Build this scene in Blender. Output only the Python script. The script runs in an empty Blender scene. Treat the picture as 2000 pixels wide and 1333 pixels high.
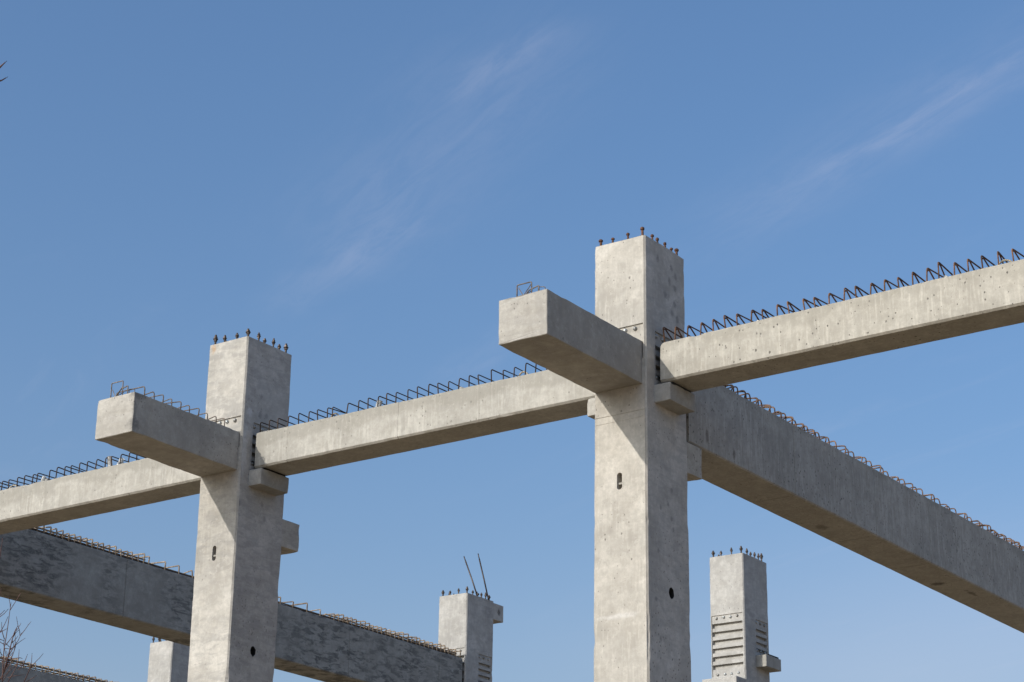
import bpy, bmesh, math, random
from mathutils import Vector, Matrix, noise
random.seed(7)
SC = bpy.context.scene
COL = SC.collection

# ------------------------------------------------------------------ camera
F_PX, YAW, PITCH, ROLL = 4105.2165, 0.6219665, 0.3571252, 0.0151318
CAM = Vector((10.1011, -16.3228, 1.6))
fwd = Vector((-math.sin(YAW)*math.cos(PITCH), math.cos(YAW)*math.cos(PITCH), math.sin(PITCH)))
rgt = Vector((math.cos(YAW), math.sin(YAW), 0))
upv = rgt.cross(fwd)
r2 = rgt*math.cos(ROLL) + upv*math.sin(ROLL)
u2 = -rgt*math.sin(ROLL) + upv*math.cos(ROLL)
cd = bpy.data.cameras.new('camera')
cd.sensor_width = 36.0
cd.lens = F_PX/2000*36
cd.clip_end = 3000
cam = bpy.data.objects.new('camera', cd)
m = Matrix((r2, u2, -fwd)).transposed().to_4x4()
m.translation = CAM
cam.matrix_world = m
COL.objects.link(cam)
SC.camera = cam

# ------------------------------------------------------------------ sky, sun, exposure
TO_SUN = Vector((-0.355, -1.0, 0.511)).normalized()
ELEV = math.asin(TO_SUN.z)
SKY_ROT = math.atan2(TO_SUN.x, TO_SUN.y)
SKY_STRENGTH = 0.15
SUN_STRENGTH = 2.95
world = bpy.data.worlds.new('World')
SC.world = world
world.use_nodes = True
SC.view_settings.view_transform = 'Standard'
SC.view_settings.look = 'None'
SC.view_settings.gamma = 1.0
SC.view_settings.use_curve_mapping = False
SC.view_settings.exposure = 0.17


class NT:
    """tiny helper around a node tree"""
    def __init__(self, tree):
        self.t = tree
        tree.nodes.clear()

    def n(self, typ, **kw):
        nd = self.t.nodes.new(typ)
        for k, v in kw.items():
            setattr(nd, k, v)
        return nd

    def put(self, sock, v):
        if isinstance(v, bpy.types.NodeSocket):
            self.t.links.new(v, sock)
        else:
            sock.default_value = v

    def math(self, op, a, b=0.0, c=None, clamp=False):
        nd = self.n('ShaderNodeMath', operation=op, use_clamp=clamp)
        self.put(nd.inputs[0], a)
        self.put(nd.inputs[1], b)
        if c is not None:
            self.put(nd.inputs[2], c)
        return nd.outputs[0]

    def vmath(self, op, a, b=None, out=0):
        nd = self.n('ShaderNodeVectorMath', operation=op)
        self.put(nd.inputs[0], a)
        if b is not None:
            if op == 'SCALE':
                self.put(nd.inputs['Scale'], b)
            else:
                self.put(nd.inputs[1], b)
        return nd.outputs[out]

    def dot(self, a, b):
        return self.vmath('DOT_PRODUCT', a, b, 'Value')

    def rng(self, v, a, b, c=0.0, d=1.0, smooth=True):
        nd = self.n('ShaderNodeMapRange')
        nd.interpolation_type = 'SMOOTHSTEP' if smooth else 'LINEAR'
        self.put(nd.inputs['Value'], v)
        for k, x in zip(('From Min', 'From Max', 'To Min', 'To Max'), (a, b, c, d)):
            self.put(nd.inputs[k], x)
        return nd.outputs[0]

    def mix(self, fac, a, b, mode='MIX'):
        nd = self.n('ShaderNodeMix', data_type='RGBA', blend_type=mode)
        self.put(nd.inputs['Factor'], fac)
        self.put(nd.inputs['A'], a)
        self.put(nd.inputs['B'], b)
        return nd.outputs['Result']

    def noise(self, vec, scale, detail=4.0, rough=0.55, dist=0.0):
        nd = self.n('ShaderNodeTexNoise')
        self.put(nd.inputs['Vector'], vec)
        nd.inputs['Scale'].default_value = scale
        nd.inputs['Detail'].default_value = detail
        nd.inputs['Roughness'].default_value = rough
        nd.inputs['Distortion'].default_value = dist
        return nd.outputs['Fac']


def C4(*c):
    return (c[0], c[1], c[2], 1.0)


def build_sky():
    N = NT(world.node_tree)
    out = N.n('ShaderNodeOutputWorld')
    bg = N.n('ShaderNodeBackground')
    sky = N.n('ShaderNodeTexSky', sky_type='NISHITA')
    sky.sun_disc = False
    sky.sun_elevation = ELEV
    sky.sun_rotation = SKY_ROT
    sky.altitude = 200
    sky.air_density = 1.3
    sky.dust_density = 5.0
    sky.ozone_density = 6.0
    tc = N.n('ShaderNodeTexCoord')
    d = tc.outputs['Generated']
    sep = N.n('ShaderNodeSeparateXYZ')
    N.put(sep.inputs[0], d)
    z = N.math('MAXIMUM', sep.outputs[2], 0.06)
    comb = N.n('ShaderNodeCombineXYZ')
    N.put(comb.inputs[0], N.math('DIVIDE', sep.outputs[0], z))
    N.put(comb.inputs[1], N.math('DIVIDE', sep.outputs[1], z))
    p = comb.outputs[0]                       # position on a flat cloud layer
    # wind-drawn axes
    t = Vector((0.885, -0.466, 0)).normalized()
    nrm = Vector((0.466, 0.885, 0)).normalized()
    cb = N.n('ShaderNodeCombineXYZ')
    N.put(cb.inputs[0], N.math('MULTIPLY', N.dot(p, tuple(t)), 0.9))
    N.put(cb.inputs[1], N.math('MULTIPLY', N.dot(p, tuple(nrm)), 4.2))
    q = cb.outputs[0]
    wisp = N.noise(q, 2.1, 9.0, 0.66, 0.9)
    fine = N.noise(q, 7.0, 6.0, 0.7, 0.6)
    patch = N.noise(p, 0.9, 3.0, 0.5)
    veil = N.math('MULTIPLY', N.rng(wisp, 0.50, 0.80), N.rng(patch, 0.40, 0.70))
    veil = N.math('MULTIPLY', veil, 0.07)
    # named streaks of cirrus
    warp = N.n('ShaderNodeTexNoise')
    N.put(warp.inputs['Vector'], p)
    warp.inputs['Scale'].default_value = 7.0
    warp.inputs['Detail'].default_value = 6.0
    off = N.vmath('SCALE', N.vmath('SUBTRACT', warp.outputs['Color'], (0.5, 0.5, 0.5)), 0.09)
    pw = N.vmath('ADD', p, off)
    total = veil
    streaks = [((-1.78, 1.915), (-1.48, 1.800), 0.028, 0.052, 1),
               ((-1.62, 1.880), (-1.40, 1.770), 0.050, 0.035, 1),
               ((-1.20, 1.550), (-1.00, 1.480), 0.024, 0.058, 1),
               ((-1.24, 2.075), (-0.58, 1.730), 0.065, 0.055, 1),
               ((-1.02, 1.962), (-0.62, 1.755), 0.017, 0.070, 1),
               ((-0.88, 1.920), (-0.55, 1.790), 0.020, 0.035, 1),
               ((-1.60, 1.840), (-1.00, 1.470), 0.085, 0.055, 1),
               ((-1.76, 2.265), (-1.48, 2.130), 0.030, 0.050, 1),
               ((-2.60, 4.75), (-0.90, 3.90), 0.75, 0.17, 0)]
    for a, b, w, amt, torn in streaks:
        a, b = Vector((*a, 0)), Vector((*b, 0))
        L = (b-a).length
        tt = (b-a).normalized()
        nn = Vector((-tt.y, tt.x, 0))
        rel = N.vmath('SUBTRACT', pw, tuple(a))
        u = N.math('DIVIDE', N.dot(rel, tuple(tt)), L)
        v = N.math('DIVIDE', N.dot(rel, tuple(nn)), w)
        ends = N.math('MULTIPLY', N.rng(u, -0.15, 0.35), N.rng(u, 1.15, 0.7))
        prof = N.math('EXPONENT', N.math('MULTIPLY', N.math('MULTIPLY', v, v), -1.0))
        mm = N.math('MULTIPLY', ends, prof)
        if torn:
            mm = N.math('MULTIPLY', mm, N.rng(fine, 0.30, 0.66, 0.30, 1.2))
        total = N.math('ADD', total, N.math('MULTIPLY', mm, amt))
    total = N.math('MINIMUM', total, 0.6)
    base = N.mix(1.0, sky.outputs[0], C4(0.93, 0.995, 1.035), 'MULTIPLY')
    # haze thickening towards the horizon, brightness added to fill the shaded faces
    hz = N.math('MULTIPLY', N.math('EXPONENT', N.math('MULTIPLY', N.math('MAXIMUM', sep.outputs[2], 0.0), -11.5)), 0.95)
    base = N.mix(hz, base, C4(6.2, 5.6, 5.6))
    col = N.mix(total, base, C4(4.4, 4.3, 4.9))
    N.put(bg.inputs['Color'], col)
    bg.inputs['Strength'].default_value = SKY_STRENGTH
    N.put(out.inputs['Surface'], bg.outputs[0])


build_sky()
sd = bpy.data.lights.new('sun', 'SUN')
sd.energy = SUN_STRENGTH
sd.angle = math.radians(0.53)
sd.color = (1.0, 0.95, 0.87)
sun = bpy.data.objects.new('sun', sd)
sun.rotation_euler = TO_SUN.to_track_quat('Z', 'Y').to_euler()
sun.location = TO_SUN*60
COL.objects.link(sun)


# ------------------------------------------------------------------ materials
def new_mat(name):
    mt = bpy.data.materials.new(name)
    mt.use_nodes = True
    N = NT(mt.node_tree)
    out = N.n('ShaderNodeOutputMaterial')
    bs = N.n('ShaderNodeBsdfPrincipled')
    N.put(out.inputs['Surface'], bs.outputs[0])
    return mt, N, bs


def concrete(name, base, mottle=0.5, streak=0.5, pores=0.5, smudge=0.0, smudge_col=(0.10, 0.105, 0.11),
             spots=0.0, pore_gate=0.42, pore_floor=0.22, band=None, stains=(), horizontal=False, seed=0.0):
    """weathered precast concrete; coordinates are the thing's own metres"""
    mt, N, bs = new_mat(name)
    tc = N.n('ShaderNodeTexCoord')
    oi = N.n('ShaderNodeObjectInfo')
    P0 = tc.outputs['Object']
    rnd = N.math('MULTIPLY', oi.outputs['Random'], 37.0)
    offs = N.n('ShaderNodeCombineXYZ')
    for i, k in enumerate((1.0, 0.7, 0.4)):
        N.put(offs.inputs[i], N.math('MULTIPLY_ADD', rnd, k, seed*(i+1.3)))
    P = N.vmath('ADD', P0, offs.outputs[0])
    big = N.noise(P, 0.9, 5, 0.6, 0.4)
    mid = N.noise(P, 4.5, 6, 0.62, 0.3)
    fine = N.noise(P, 38.0, 4, 0.7)
    gritty = N.noise(P, 15.0, 7, 0.78, 0.2)
    grain = N.noise(P, 140.0, 2, 0.6)
    c = N.mix(N.rng(big, 0.32, 0.68), C4(*[x*(1-0.24*mottle) for x in base]), C4(*[min(1, x*(1+0.16*mottle)) for x in base]))
    c = N.mix(N.rng(mid, 0.35, 0.66), N.mix(1.0, c, C4(0.80, 0.79, 0.775), 'MULTIPLY'), c)
    # pale laitance clouds
    pale = N.rng(N.noise(N.vmath('ADD', P, (5.1, 2.2, 9.7)), 2.2, 7, 0.6, 0.8), 0.55, 0.72)
    c = N.mix(N.math('MULTIPLY', pale, 0.55*mottle), c, C4(*[min(1, x*1.30) for x in base]))
    # run-off streaks
    if streak:
        sv = N.vmath('MULTIPLY', P, (1.0, 1.0, 0.10) if not horizontal else (0.4, 0.4, 9.0))
        s1 = N.noise(sv, 13.0, 5, 0.65)
        s2 = N.noise(N.vmath('ADD', sv, (3.3, 1.1, 0.2)), 34.0, 4, 0.6)
        where = N.rng(N.noise(P, 1.6, 3), 0.30, 0.60, 0.25, 1.0)
        f = N.math('MULTIPLY', N.math('MULTIPLY', N.rng(s1, 0.50, 0.68), where), 0.60*streak)
        c = N.mix(f, c, C4(*[x*0.62 for x in base]))
        f = N.math('MULTIPLY', N.math('MULTIPLY', N.rng(s2, 0.50, 0.66), where), 0.60*streak)
        c = N.mix(f, c, C4(*[min(1, x*1.32) for x in base]))
    # water-stained band below the top edge
    if band:
        h0, amount = band
        sp = N.n('ShaderNodeSeparateXYZ')
        N.put(sp.inputs[0], P0)
        w1 = N.noise(N.vmath('MULTIPLY', P, (1.0, 1.0, 0.25)), 1.7, 4, 0.5)
        w2 = N.noise(N.vmath('MULTIPLY', P, (1.0, 1.0, 0.25)), 11.0, 4, 0.6)
        edge = N.math('ADD', N.math('MULTIPLY_ADD', w1, -0.55, h0+0.22), N.math('MULTIPLY', w2, -0.07))
        f = N.rng(N.math('SUBTRACT', sp.outputs[2], edge), -0.015, 0.05)
        c = N.mix(N.math('MULTIPLY', f, amount), c, C4(base[0]*0.58, base[1]*0.57, base[2]*0.54))
    # dark trowel / release-agent smears
    if smudge:
        mp = N.n('ShaderNodeMapping')
        mp.inputs['Rotation'].default_value = (0.75, 0.15, 0)
        mp.inputs['Scale'].default_value = (1.0, 1.0, 3.2)
        N.put(mp.inputs['Vector'], P)
        a = N.noise(mp.outputs[0], 4.5, 7, 0.68, 0.5)
        b = N.noise(P, 0.8, 2)
        f = N.math('MULTIPLY', N.rng(a, 0.45, 0.60), N.rng(b, 0.28, 0.56))
        c = N.mix(N.math('MULTIPLY', f, smudge), c, C4(*smudge_col))
    if spots:
        vo = N.n('ShaderNodeTexVoronoi')
        vo.inputs['Scale'].default_value = 6.5
        N.put(vo.inputs['Vector'], N.vmath('ADD', P, N.vmath('SCALE', N.vmath('SUBTRACT', N.noise(P, 9.0, 3), (0.5, 0.5, 0.5)), 0.05)))
        b = N.rng(N.noise(P, 1.1, 2), 0.45, 0.62)
        f = N.math('MULTIPLY', N.rng(vo.outputs['Distance'], 0.34, 0.16), b)
        f = N.math('MULTIPLY', f, N.rng(fine, 0.35, 0.6))
        c = N.mix(N.math('MULTIPLY', f, spots), c, C4(*[x*0.42 for x in base]))
    # blow holes
    hole = None
    if pores:
        pv = N.vmath('MULTIPLY', P, (1.0, 1.0, 0.75))
        for sc, r0, gate in ((13.0, 0.18, pore_gate), (27.0, 0.26, pore_gate+0.03)):
            vo = N.n('ShaderNodeTexVoronoi')
            vo.inputs['Scale'].default_value = sc
            N.put(vo.inputs['Vector'], pv)
            sr = N.n('ShaderNodeSeparateColor')
            N.put(sr.inputs[0], vo.outputs['Color'])
            size = N.math('MULTIPLY', N.rng(sr.outputs[0], gate, 1.0, 0.0, 1.0, False), r0)
            dens = N.rng(N.noise(P, 1.3, 2), 0.36, 0.60, pore_floor, 1.0)
            size = N.math('MULTIPLY', size, dens)
            hk = N.rng(N.math('SUBTRACT', vo.outputs['Distance'], size), 0.03, -0.04)
            hk = N.math('MULTIPLY', hk, N.rng(size, 0.01, 0.05))
            hole = hk if hole is None else N.math('MAXIMUM', hole, hk)
        c = N.mix(N.math('MULTIPLY', hole, pores), c, C4(*[x*0.20 for x in base]))
    for (sx, sy, sz), (rx, ry, rz), colr, amt in stains:
        dv = N.vmath('DIVIDE', N.vmath('SUBTRACT', P0, (sx, sy, sz)), (rx, ry, rz))
        ln = N.vmath('LENGTH', dv, None, 'Value')
        ln = N.math('ADD', ln, N.math('MULTIPLY', N.math('SUBTRACT', N.noise(P0, 16.0, 4, 0.7), 0.5), 1.6))
        c = N.mix(N.math('MULTIPLY', N.rng(ln, 1.0, 0.25), amt), c, C4(*colr))
    c = N.mix(N.math('MULTIPLY', N.rng(gritty, 0.46, 0.60), 0.34), c, C4(*[x*0.66 for x in base]))
    c = N.mix(N.math('MULTIPLY', N.rng(gritty, 0.47, 0.36), 0.34), c, C4(*[min(1, x*1.22) for x in base]))
    c = N.mix(N.math('MULTIPLY', N.rng(fine, 0.38, 0.64), 0.24), c, C4(*[x*0.7 for x in base]))
    c = N.mix(N.math('MULTIPLY', N.rng(grain, 0.3, 0.7), 0.14), c, C4(*[x*0.62 for x in base]))
    N.put(bs.inputs['Base Color'], c)
    bs.inputs['Roughness'].default_value = 0.86
    bs.inputs['Specular IOR Level'].default_value = 0.28
    h = N.math('ADD', N.math('MULTIPLY', fine, 0.5), N.math('MULTIPLY', mid, 0.9))
    h = N.math('ADD', h, N.math('MULTIPLY', grain, 0.25))
    if hole is not None:
        h = N.math('SUBTRACT', h, N.math('MULTIPLY', hole, 1.6))
    bp = N.n('ShaderNodeBump')
    bp.inputs['Strength'].default_value = 0.55
    bp.inputs['Distance'].default_value = 0.004
    N.put(bp.inputs['Height'], h)
    N.put(bs.inputs['Normal'], bp.outputs[0])
    return mt


def metal(name, a, b, rough=0.7, metallic=0.35, scale=30.0, vary=True):
    mt, N, bs = new_mat(name)
    tc = N.n('ShaderNodeTexCoord')
    oi = N.n('ShaderNodeObjectInfo')
    P = N.vmath('ADD', tc.outputs['Object'], N.vmath('SCALE', (1.0, 2.0, 3.0), oi.outputs['Random']))
    f = N.noise(P, scale, 5, 0.65)
    g = N.noise(P, scale*0.2, 3)
    c = N.mix(N.rng(f, 0.35, 0.65), C4(*a), C4(*b))
    c = N.mix(N.math('MULTIPLY', N.rng(g, 0.4, 0.65), 0.5), c, C4(*[x*0.55 for x in a]))
    var = N.n('ShaderNodeCombineColor')
    for i, k in enumerate((0.65, 0.60, 0.55)):
        N.put(var.inputs[i], N.math('MULTIPLY_ADD', oi.outputs['Random'], 2*(1-k), k))
    if vary:
        c = N.mix(1.0, c, var.outputs[0], 'MULTIPLY')
    N.put(bs.inputs['Base Color'], c)
    bs.inputs['Roughness'].default_value = rough
    bs.inputs['Metallic'].default_value = metallic
    return mt


RUST = (0.20, 0.085, 0.035)
M = {
    'col_near': concrete('concrete_column_near', (0.500, 0.468, 0.414), 0.95, 0.55, 0.8, 0.0, spots=0.30, pore_gate=0.38, pore_floor=0.32,
                         stains=[((-0.16, 0, 8.92), (0.25, 0.2, 0.05), (0.22, 0.20, 0.17), 0.5), ((-0.32, 0, 6.08), (0.30, 0.1, 0.035), (0.62, 0.60, 0.57), 0.6)], seed=1.0),
    'col_left': concrete('concrete_column_smooth', (0.500, 0.471, 0.422), 0.8, 0.3, 0.35, 0.42, (0.19, 0.19, 0.19), spots=0.35,
                         stains=[((-0.52, 0, 9.86), (0.05, 0.2, 0.09), (0.40, 0.24, 0.12), 0.7)], seed=2.0),
    'col_back': concrete('concrete_column_back', (0.475, 0.457, 0.425), 0.8, 0.4, 0.45, 0.25, (0.22, 0.22, 0.22),
                         stains=[((0, 0.915, 9.79), (0.10, 0.060, 0.075), (0.05, 0.042, 0.036), 0.95)], seed=3.0),  # dark hole of the head block, put into the colour as a blotch
    'side_near': concrete('concrete_trowelled_near', (0.535, 0.505, 0.462), 0.8, 0.25, 0.9, 0.35, (0.24, 0.24, 0.24), spots=0.5, pore_gate=0.35, pore_floor=0.4,
                          stains=[((0, y, z), (0.08, 0.045, 0.055), (0.13, 0.13, 0.135), 0.65) for y, z in (
                              (0.24, 9.72), (0.50, 9.70), (0.58, 9.64), (0.46, 9.55), (0.56, 9.50), (0.38, 9.38), (0.55, 9.33), (0.50, 9.22), (0.60, 9.18), (0.30, 8.62))] + [
                              ((0, y, z), (0.06, 0.030, 0.034), (0.14, 0.14, 0.14), 0.6) for y, z in (
                              (0.38, 7.215), (0.44, 7.075), (0.467, 6.975), (0.241, 7.147), (0.192, 6.711), (0.142, 6.239), (0.208, 5.873), (0.447, 7.368))], seed=11.0),
    'side_left': concrete('concrete_trowelled_left', (0.495, 0.472, 0.440), 0.7, 0.5, 0.5, 0.40, (0.21, 0.21, 0.215), spots=0.45, horizontal=True,
                          stains=[((0, 0.05, 8.55), (0.05, 0.07, 0.45), (0.56, 0.58, 0.61), 0.55)] + [((0, y, z), (0.06, 0.04, 0.05), (0.17, 0.17, 0.175), 0.6) for y, z in (
                              (0.272, 9.258), (0.276, 9.038), (0.374, 9.056), (0.445, 7.86), (0.389, 8.022), (0.021, 7.952))] + [((0, 0.108, 9.031), (0.06, 0.07, 0.07), (0.60, 0.61, 0.63), 0.6)], seed=12.0),
    'side_back': concrete('concrete_trowelled_back', (0.475, 0.460, 0.435), 0.9, 0.4, 0.4, 0.45, (0.21, 0.21, 0.21), seed=13.0),
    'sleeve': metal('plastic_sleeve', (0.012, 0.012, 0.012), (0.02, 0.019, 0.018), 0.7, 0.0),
    'rebar_brown': metal('rebar_brown', (0.23, 0.13, 0.075), (0.085, 0.052, 0.035), 0.85, 0.1),
    'cant': concrete('concrete_cantilever', (0.440, 0.414, 0.370), 0.8, 0.15, 0.8, 0.25, (0.27, 0.26, 0.25), pore_gate=0.35, pore_floor=0.35, horizontal=False, seed=4.0),
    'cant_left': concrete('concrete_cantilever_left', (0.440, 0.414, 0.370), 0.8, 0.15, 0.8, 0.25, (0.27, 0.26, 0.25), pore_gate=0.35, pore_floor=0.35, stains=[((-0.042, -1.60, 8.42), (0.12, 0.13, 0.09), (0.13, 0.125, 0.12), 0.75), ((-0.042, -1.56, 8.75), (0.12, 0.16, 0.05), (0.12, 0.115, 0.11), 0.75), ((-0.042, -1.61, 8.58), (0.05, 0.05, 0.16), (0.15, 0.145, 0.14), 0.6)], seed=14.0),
    'corbel': concrete('concrete_corbel', (0.43, 0.41, 0.37), 0.9, 0.2, 0.35, 0.2, (0.24, 0.23, 0.22), seed=5.0),
    'beam': concrete('concrete_beam', (0.440, 0.417, 0.370), 0.6, 0.85, 0.55, band=(0.31, 0.55), seed=6.0),
    'beam_pored': concrete('concrete_beam_pored', (0.455, 0.425, 0.366), 0.55, 0.8, 1.0, pore_gate=0.18, pore_floor=0.55, band=(0.37, 0.35), seed=7.0),
    'beam_deep': concrete('concrete_beam_deep', (0.420, 0.400, 0.362), 0.45, 1.0, 0.85, pore_gate=0.25, pore_floor=0.5, band=(0.82, 0.5),
                          stains=[((0.0, 0.36, 0.16), (0.10, 0.040, 0.10), (0.085, 0.058, 0.042), 0.75),
                                  ((0.0, 0.90, 0.11), (0.10, 0.040, 0.08), (0.085, 0.058, 0.042), 0.75),
                                  ((-0.36, 6.60, 0.0), (0.14, 0.10, 0.1), (0.06, 0.05, 0.04), 0.9),
                                  ((-0.21, 7.26, 0.0), (0.05, 0.26, 0.1), (0.07, 0.06, 0.045), 0.8),
                                  ((-0.36, 3.50, 0.0), (0.10, 0.16, 0.1), (0.10, 0.085, 0.065), 0.7)], seed=8.0),
    'beam_smeared': concrete('concrete_beam_smeared', (0.350, 0.342, 0.318), 0.4, 0.15, 0.1, 0.95, (0.075, 0.077, 0.077), seed=9.0),
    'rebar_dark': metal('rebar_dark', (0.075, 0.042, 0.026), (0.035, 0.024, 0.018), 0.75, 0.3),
    'rebar_rust': metal('rebar_rust', (0.20, 0.095, 0.045), (0.070, 0.038, 0.022), 0.85, 0.15),
    'rebar_tan': metal('rebar_tan', (0.36, 0.28, 0.20), (0.17, 0.12, 0.08), 0.85, 0.1),
    'rebar_grey': metal('rebar_grey', (0.21, 0.17, 0.14), (0.10, 0.075, 0.055), 0.8, 0.2),
    'bolt_rust': metal('bolt_rust', (0.17, 0.070, 0.034), (0.060, 0.036, 0.026), 0.75, 0.3, 60),
    'bolt_dark': metal('bolt_dark', (0.060, 0.050, 0.045), (0.11, 0.075, 0.055), 0.55, 0.6, 60),
    'steel': metal('steel_cap', (0.42, 0.42, 0.40), (0.25, 0.24, 0.22), 0.45, 0.6, 40),
    'foil': metal('duct_foil', (0.74, 0.73, 0.70), (0.48, 0.47, 0.44), 0.4, 0.35, 50, False),
    'rope': metal('lifting_rope', (0.42, 0.36, 0.27), (0.24, 0.20, 0.14), 0.9, 0.0, 60),
    'pad': metal('bearing_rubber', (0.022, 0.022, 0.022), (0.035, 0.034, 0.033), 0.9, 0.0),
}


def plain_mat(name, a, b, scale, bump=0.0):
    mt, N, bs = new_mat(name)
    tc = N.n('ShaderNodeTexCoord')
    P = tc.outputs['Object']
    f = N.noise(P, scale, 8, 0.65)
    g = N.noise(P, scale*0.11, 5, 0.6)
    c = N.mix(N.rng(f, 0.3, 0.7), C4(*a), C4(*b))
    c = N.mix(N.math('MULTIPLY', N.rng(g, 0.4, 0.65), 0.5), c, C4(*[x*0.7 for x in a]))
    N.put(bs.inputs['Base Color'], c)
    bs.inputs['Roughness'].default_value = 0.95
    bs.inputs['Specular IOR Level'].default_value = 0.2
    if bump:
        bp = N.n('ShaderNodeBump')
        bp.inputs['Distance'].default_value = bump
        N.put(bp.inputs['Height'], f)
        N.put(bs.inputs['Normal'], bp.outputs[0])
    return mt


M['ground'] = plain_mat('sandy_ground', (0.285, 0.205, 0.118), (0.22, 0.157, 0.09), 1.4, 0.03)
M['bark'] = plain_mat('bark', (0.16, 0.10, 0.085), (0.085, 0.055, 0.048), 25.0, 0.004)
M['twig'] = plain_mat('red_twig', (0.19, 0.115, 0.10), (0.10, 0.06, 0.055), 40.0)
M['bud'] = plain_mat('bud', (0.075, 0.04, 0.035), (0.05, 0.028, 0.025), 60.0)


# ------------------------------------------------------------------ mesh helpers
def link(name, me, mat=None, parent=None, loc=None, kind=None):
    o = bpy.data.objects.new(name, me)
    COL.objects.link(o)
    if mat is not None and not me.materials:
        me.materials.append(mat)
    if parent is not None:
        o.parent = parent
    if loc is not None:
        o.location = loc
    if kind:
        o['kind'] = kind
    return o


def thing(name, loc, label, cat, group=None):
    o = bpy.data.objects.new(name, None)
    o.empty_display_size = 0.2
    o.location = loc
    COL.objects.link(o)
    o['label'] = label
    o['kind'] = 'thing'
    o['category'] = cat
    if group:
        o['group'] = group
    return o


def mesh_of(bm, name='mesh', smooth=False, weld=True):
    if weld:
        bmesh.ops.remove_doubles(bm, verts=bm.verts, dist=0.0004)
    bmesh.ops.recalc_face_normals(bm, faces=bm.faces)
    me = bpy.data.meshes.new(name)
    bm.to_mesh(me)
    bm.free()
    if smooth:
        for p in me.polygons:
            p.use_smooth = True
    return me


def wob(v, amp=0.003, f=6.0):
    return v + noise.noise_vector(v*f)*amp + noise.noise_vector(v*f*4.1)*amp*0.5


def tube_into(bm, pts, r, seg=6, r_end=None, cap=True):
    pts = [Vector(p) for p in pts]
    n = len(pts)
    rings = []
    prev = None
    for i, p in enumerate(pts):
        a = pts[max(i-1, 0)]
        b = pts[min(i+1, n-1)]
        t = (b-a).normalized()
        if prev is None:
            side = t.orthogonal().normalized()
        else:
            side = (prev - t*prev.dot(t)).normalized()
        prev = side
        oth = t.cross(side)
        rr = r if r_end is None else r + (r_end-r)*i/max(1, n-1)
        rings.append([bm.verts.new(p + (side*math.cos(k*2*math.pi/seg) + oth*math.sin(k*2*math.pi/seg))*rr) for k in range(seg)])
    for i in range(n-1):
        for k in range(seg):
            bm.faces.new((rings[i][k], rings[i][(k+1) % seg], rings[i+1][(k+1) % seg], rings[i+1][k]))
    if cap:
        bm.faces.new(rings[0][::-1])
        bm.faces.new(rings[-1])


def rounded(pts, rad, seg=3):
    """polyline with its inner corners rounded"""
    pts = [Vector(p) for p in pts]
    out = [pts[0]]
    for i in range(1, len(pts)-1):
        a, b, c = pts[i-1], pts[i], pts[i+1]
        d1, d2 = (a-b), (c-b)
        k = min(rad, d1.length*0.45, d2.length*0.45)
        p, q = b+d1.normalized()*k, b+d2.normalized()*k
        for j in range(seg+1):
            t = j/seg
            out.append(p*(1-t)**2 + b*2*t*(1-t) + q*t*t)
    out.append(pts[-1])
    return out


def tube_mesh(pts, r, seg=6, r_end=None, name='tube'):
    bm = bmesh.new()
    tube_into(bm, pts, r, seg, r_end)
    return mesh_of(bm, name, smooth=True, weld=False)


def prism_into(bm, sec, z0, z1):
    """closed prism of a 2D section between two heights"""
    a = [bm.verts.new((x, y, z0)) for x, y in sec]
    b = [bm.verts.new((x, y, z1)) for x, y in sec]
    n = len(sec)
    for i in range(n):
        bm.faces.new((a[i], a[(i+1) % n], b[(i+1) % n], b[i]))
    bm.faces.new(a[::-1])
    bm.faces.new(b)


def circ(r, n, ph=0.0):
    return [(r*math.cos(ph+2*math.pi*i/n), r*math.sin(ph+2*math.pi*i/n)) for i in range(n)]


def block_mesh(x0, x1, y0, y1, z0, z1, ch=0.008, div=0.12, amp=0.003, seed=0.0):
    """chamfered, slightly uneven concrete block"""
    bm = bmesh.new()
    bmesh.ops.create_cube(bm, size=1.0)
    for v in bm.verts:
        v.co = Vector((x0 if v.co.x < 0 else x1, y0 if v.co.y < 0 else y1, z0 if v.co.z < 0 else z1))
    bmesh.ops.bevel(bm, geom=list(bm.edges), offset=ch, segments=1, affect='EDGES', profile=0.5)
    long_e = {}
    for e in bm.edges:
        n = int(e.calc_length()/div)
        if n > 0:
            long_e.setdefault(n, []).append(e)
    for n, es in long_e.items():
        bmesh.ops.subdivide_edges(bm, edges=es, cuts=n, use_grid_fill=True)
    s = Vector((seed, seed*1.7, seed*0.3))
    ctr = Vector(((x0+x1)/2, (y0+y1)/2, (z0+z1)/2))
    for v in bm.verts:
        near = sum(min(abs(v.co[i]-lo), abs(v.co[i]-hi)) < ch*1.2 for i, (lo, hi) in enumerate(((x0, x1), (y0, y1), (z0, z1))))
        p = v.co+s
        cut = 0.0
        if near >= 2 and amp:
            cut = max(0.0, noise.noise(p*6.0)-0.28)*0.030 + max(0.0, noise.noise(p*19.0)-0.40)*0.022
        d = Vector([(ctr[i]-v.co[i]) if min(abs(v.co[i]-lo), abs(v.co[i]-hi)) < ch*1.2 else 0.0 for i, (lo, hi) in enumerate(((x0, x1), (y0, y1), (z0, z1)))])
        v.co = wob(p, amp)-s + (d.normalized()*cut if cut else Vector((0, 0, 0)))
    return mesh_of(bm)


# ------------------------------------------------------------------ ground
bm = bmesh.new()
bmesh.ops.create_grid(bm, x_segments=60, y_segments=60, size=600)
for v in bm.verts:
    v.co.z = -0.05 + 0.25*noise.noise(v.co*0.02)*min(1, max(0, (v.co.length-25)/60))
gr = link('ground', mesh_of(bm), M['ground'])
gr['kind'] = 'structure'

# ------------------------------------------------------------------ columns
W, D, CH = 0.60, 0.763, 0.016
SPAN = 5.2649
Y2 = 11.283


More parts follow.
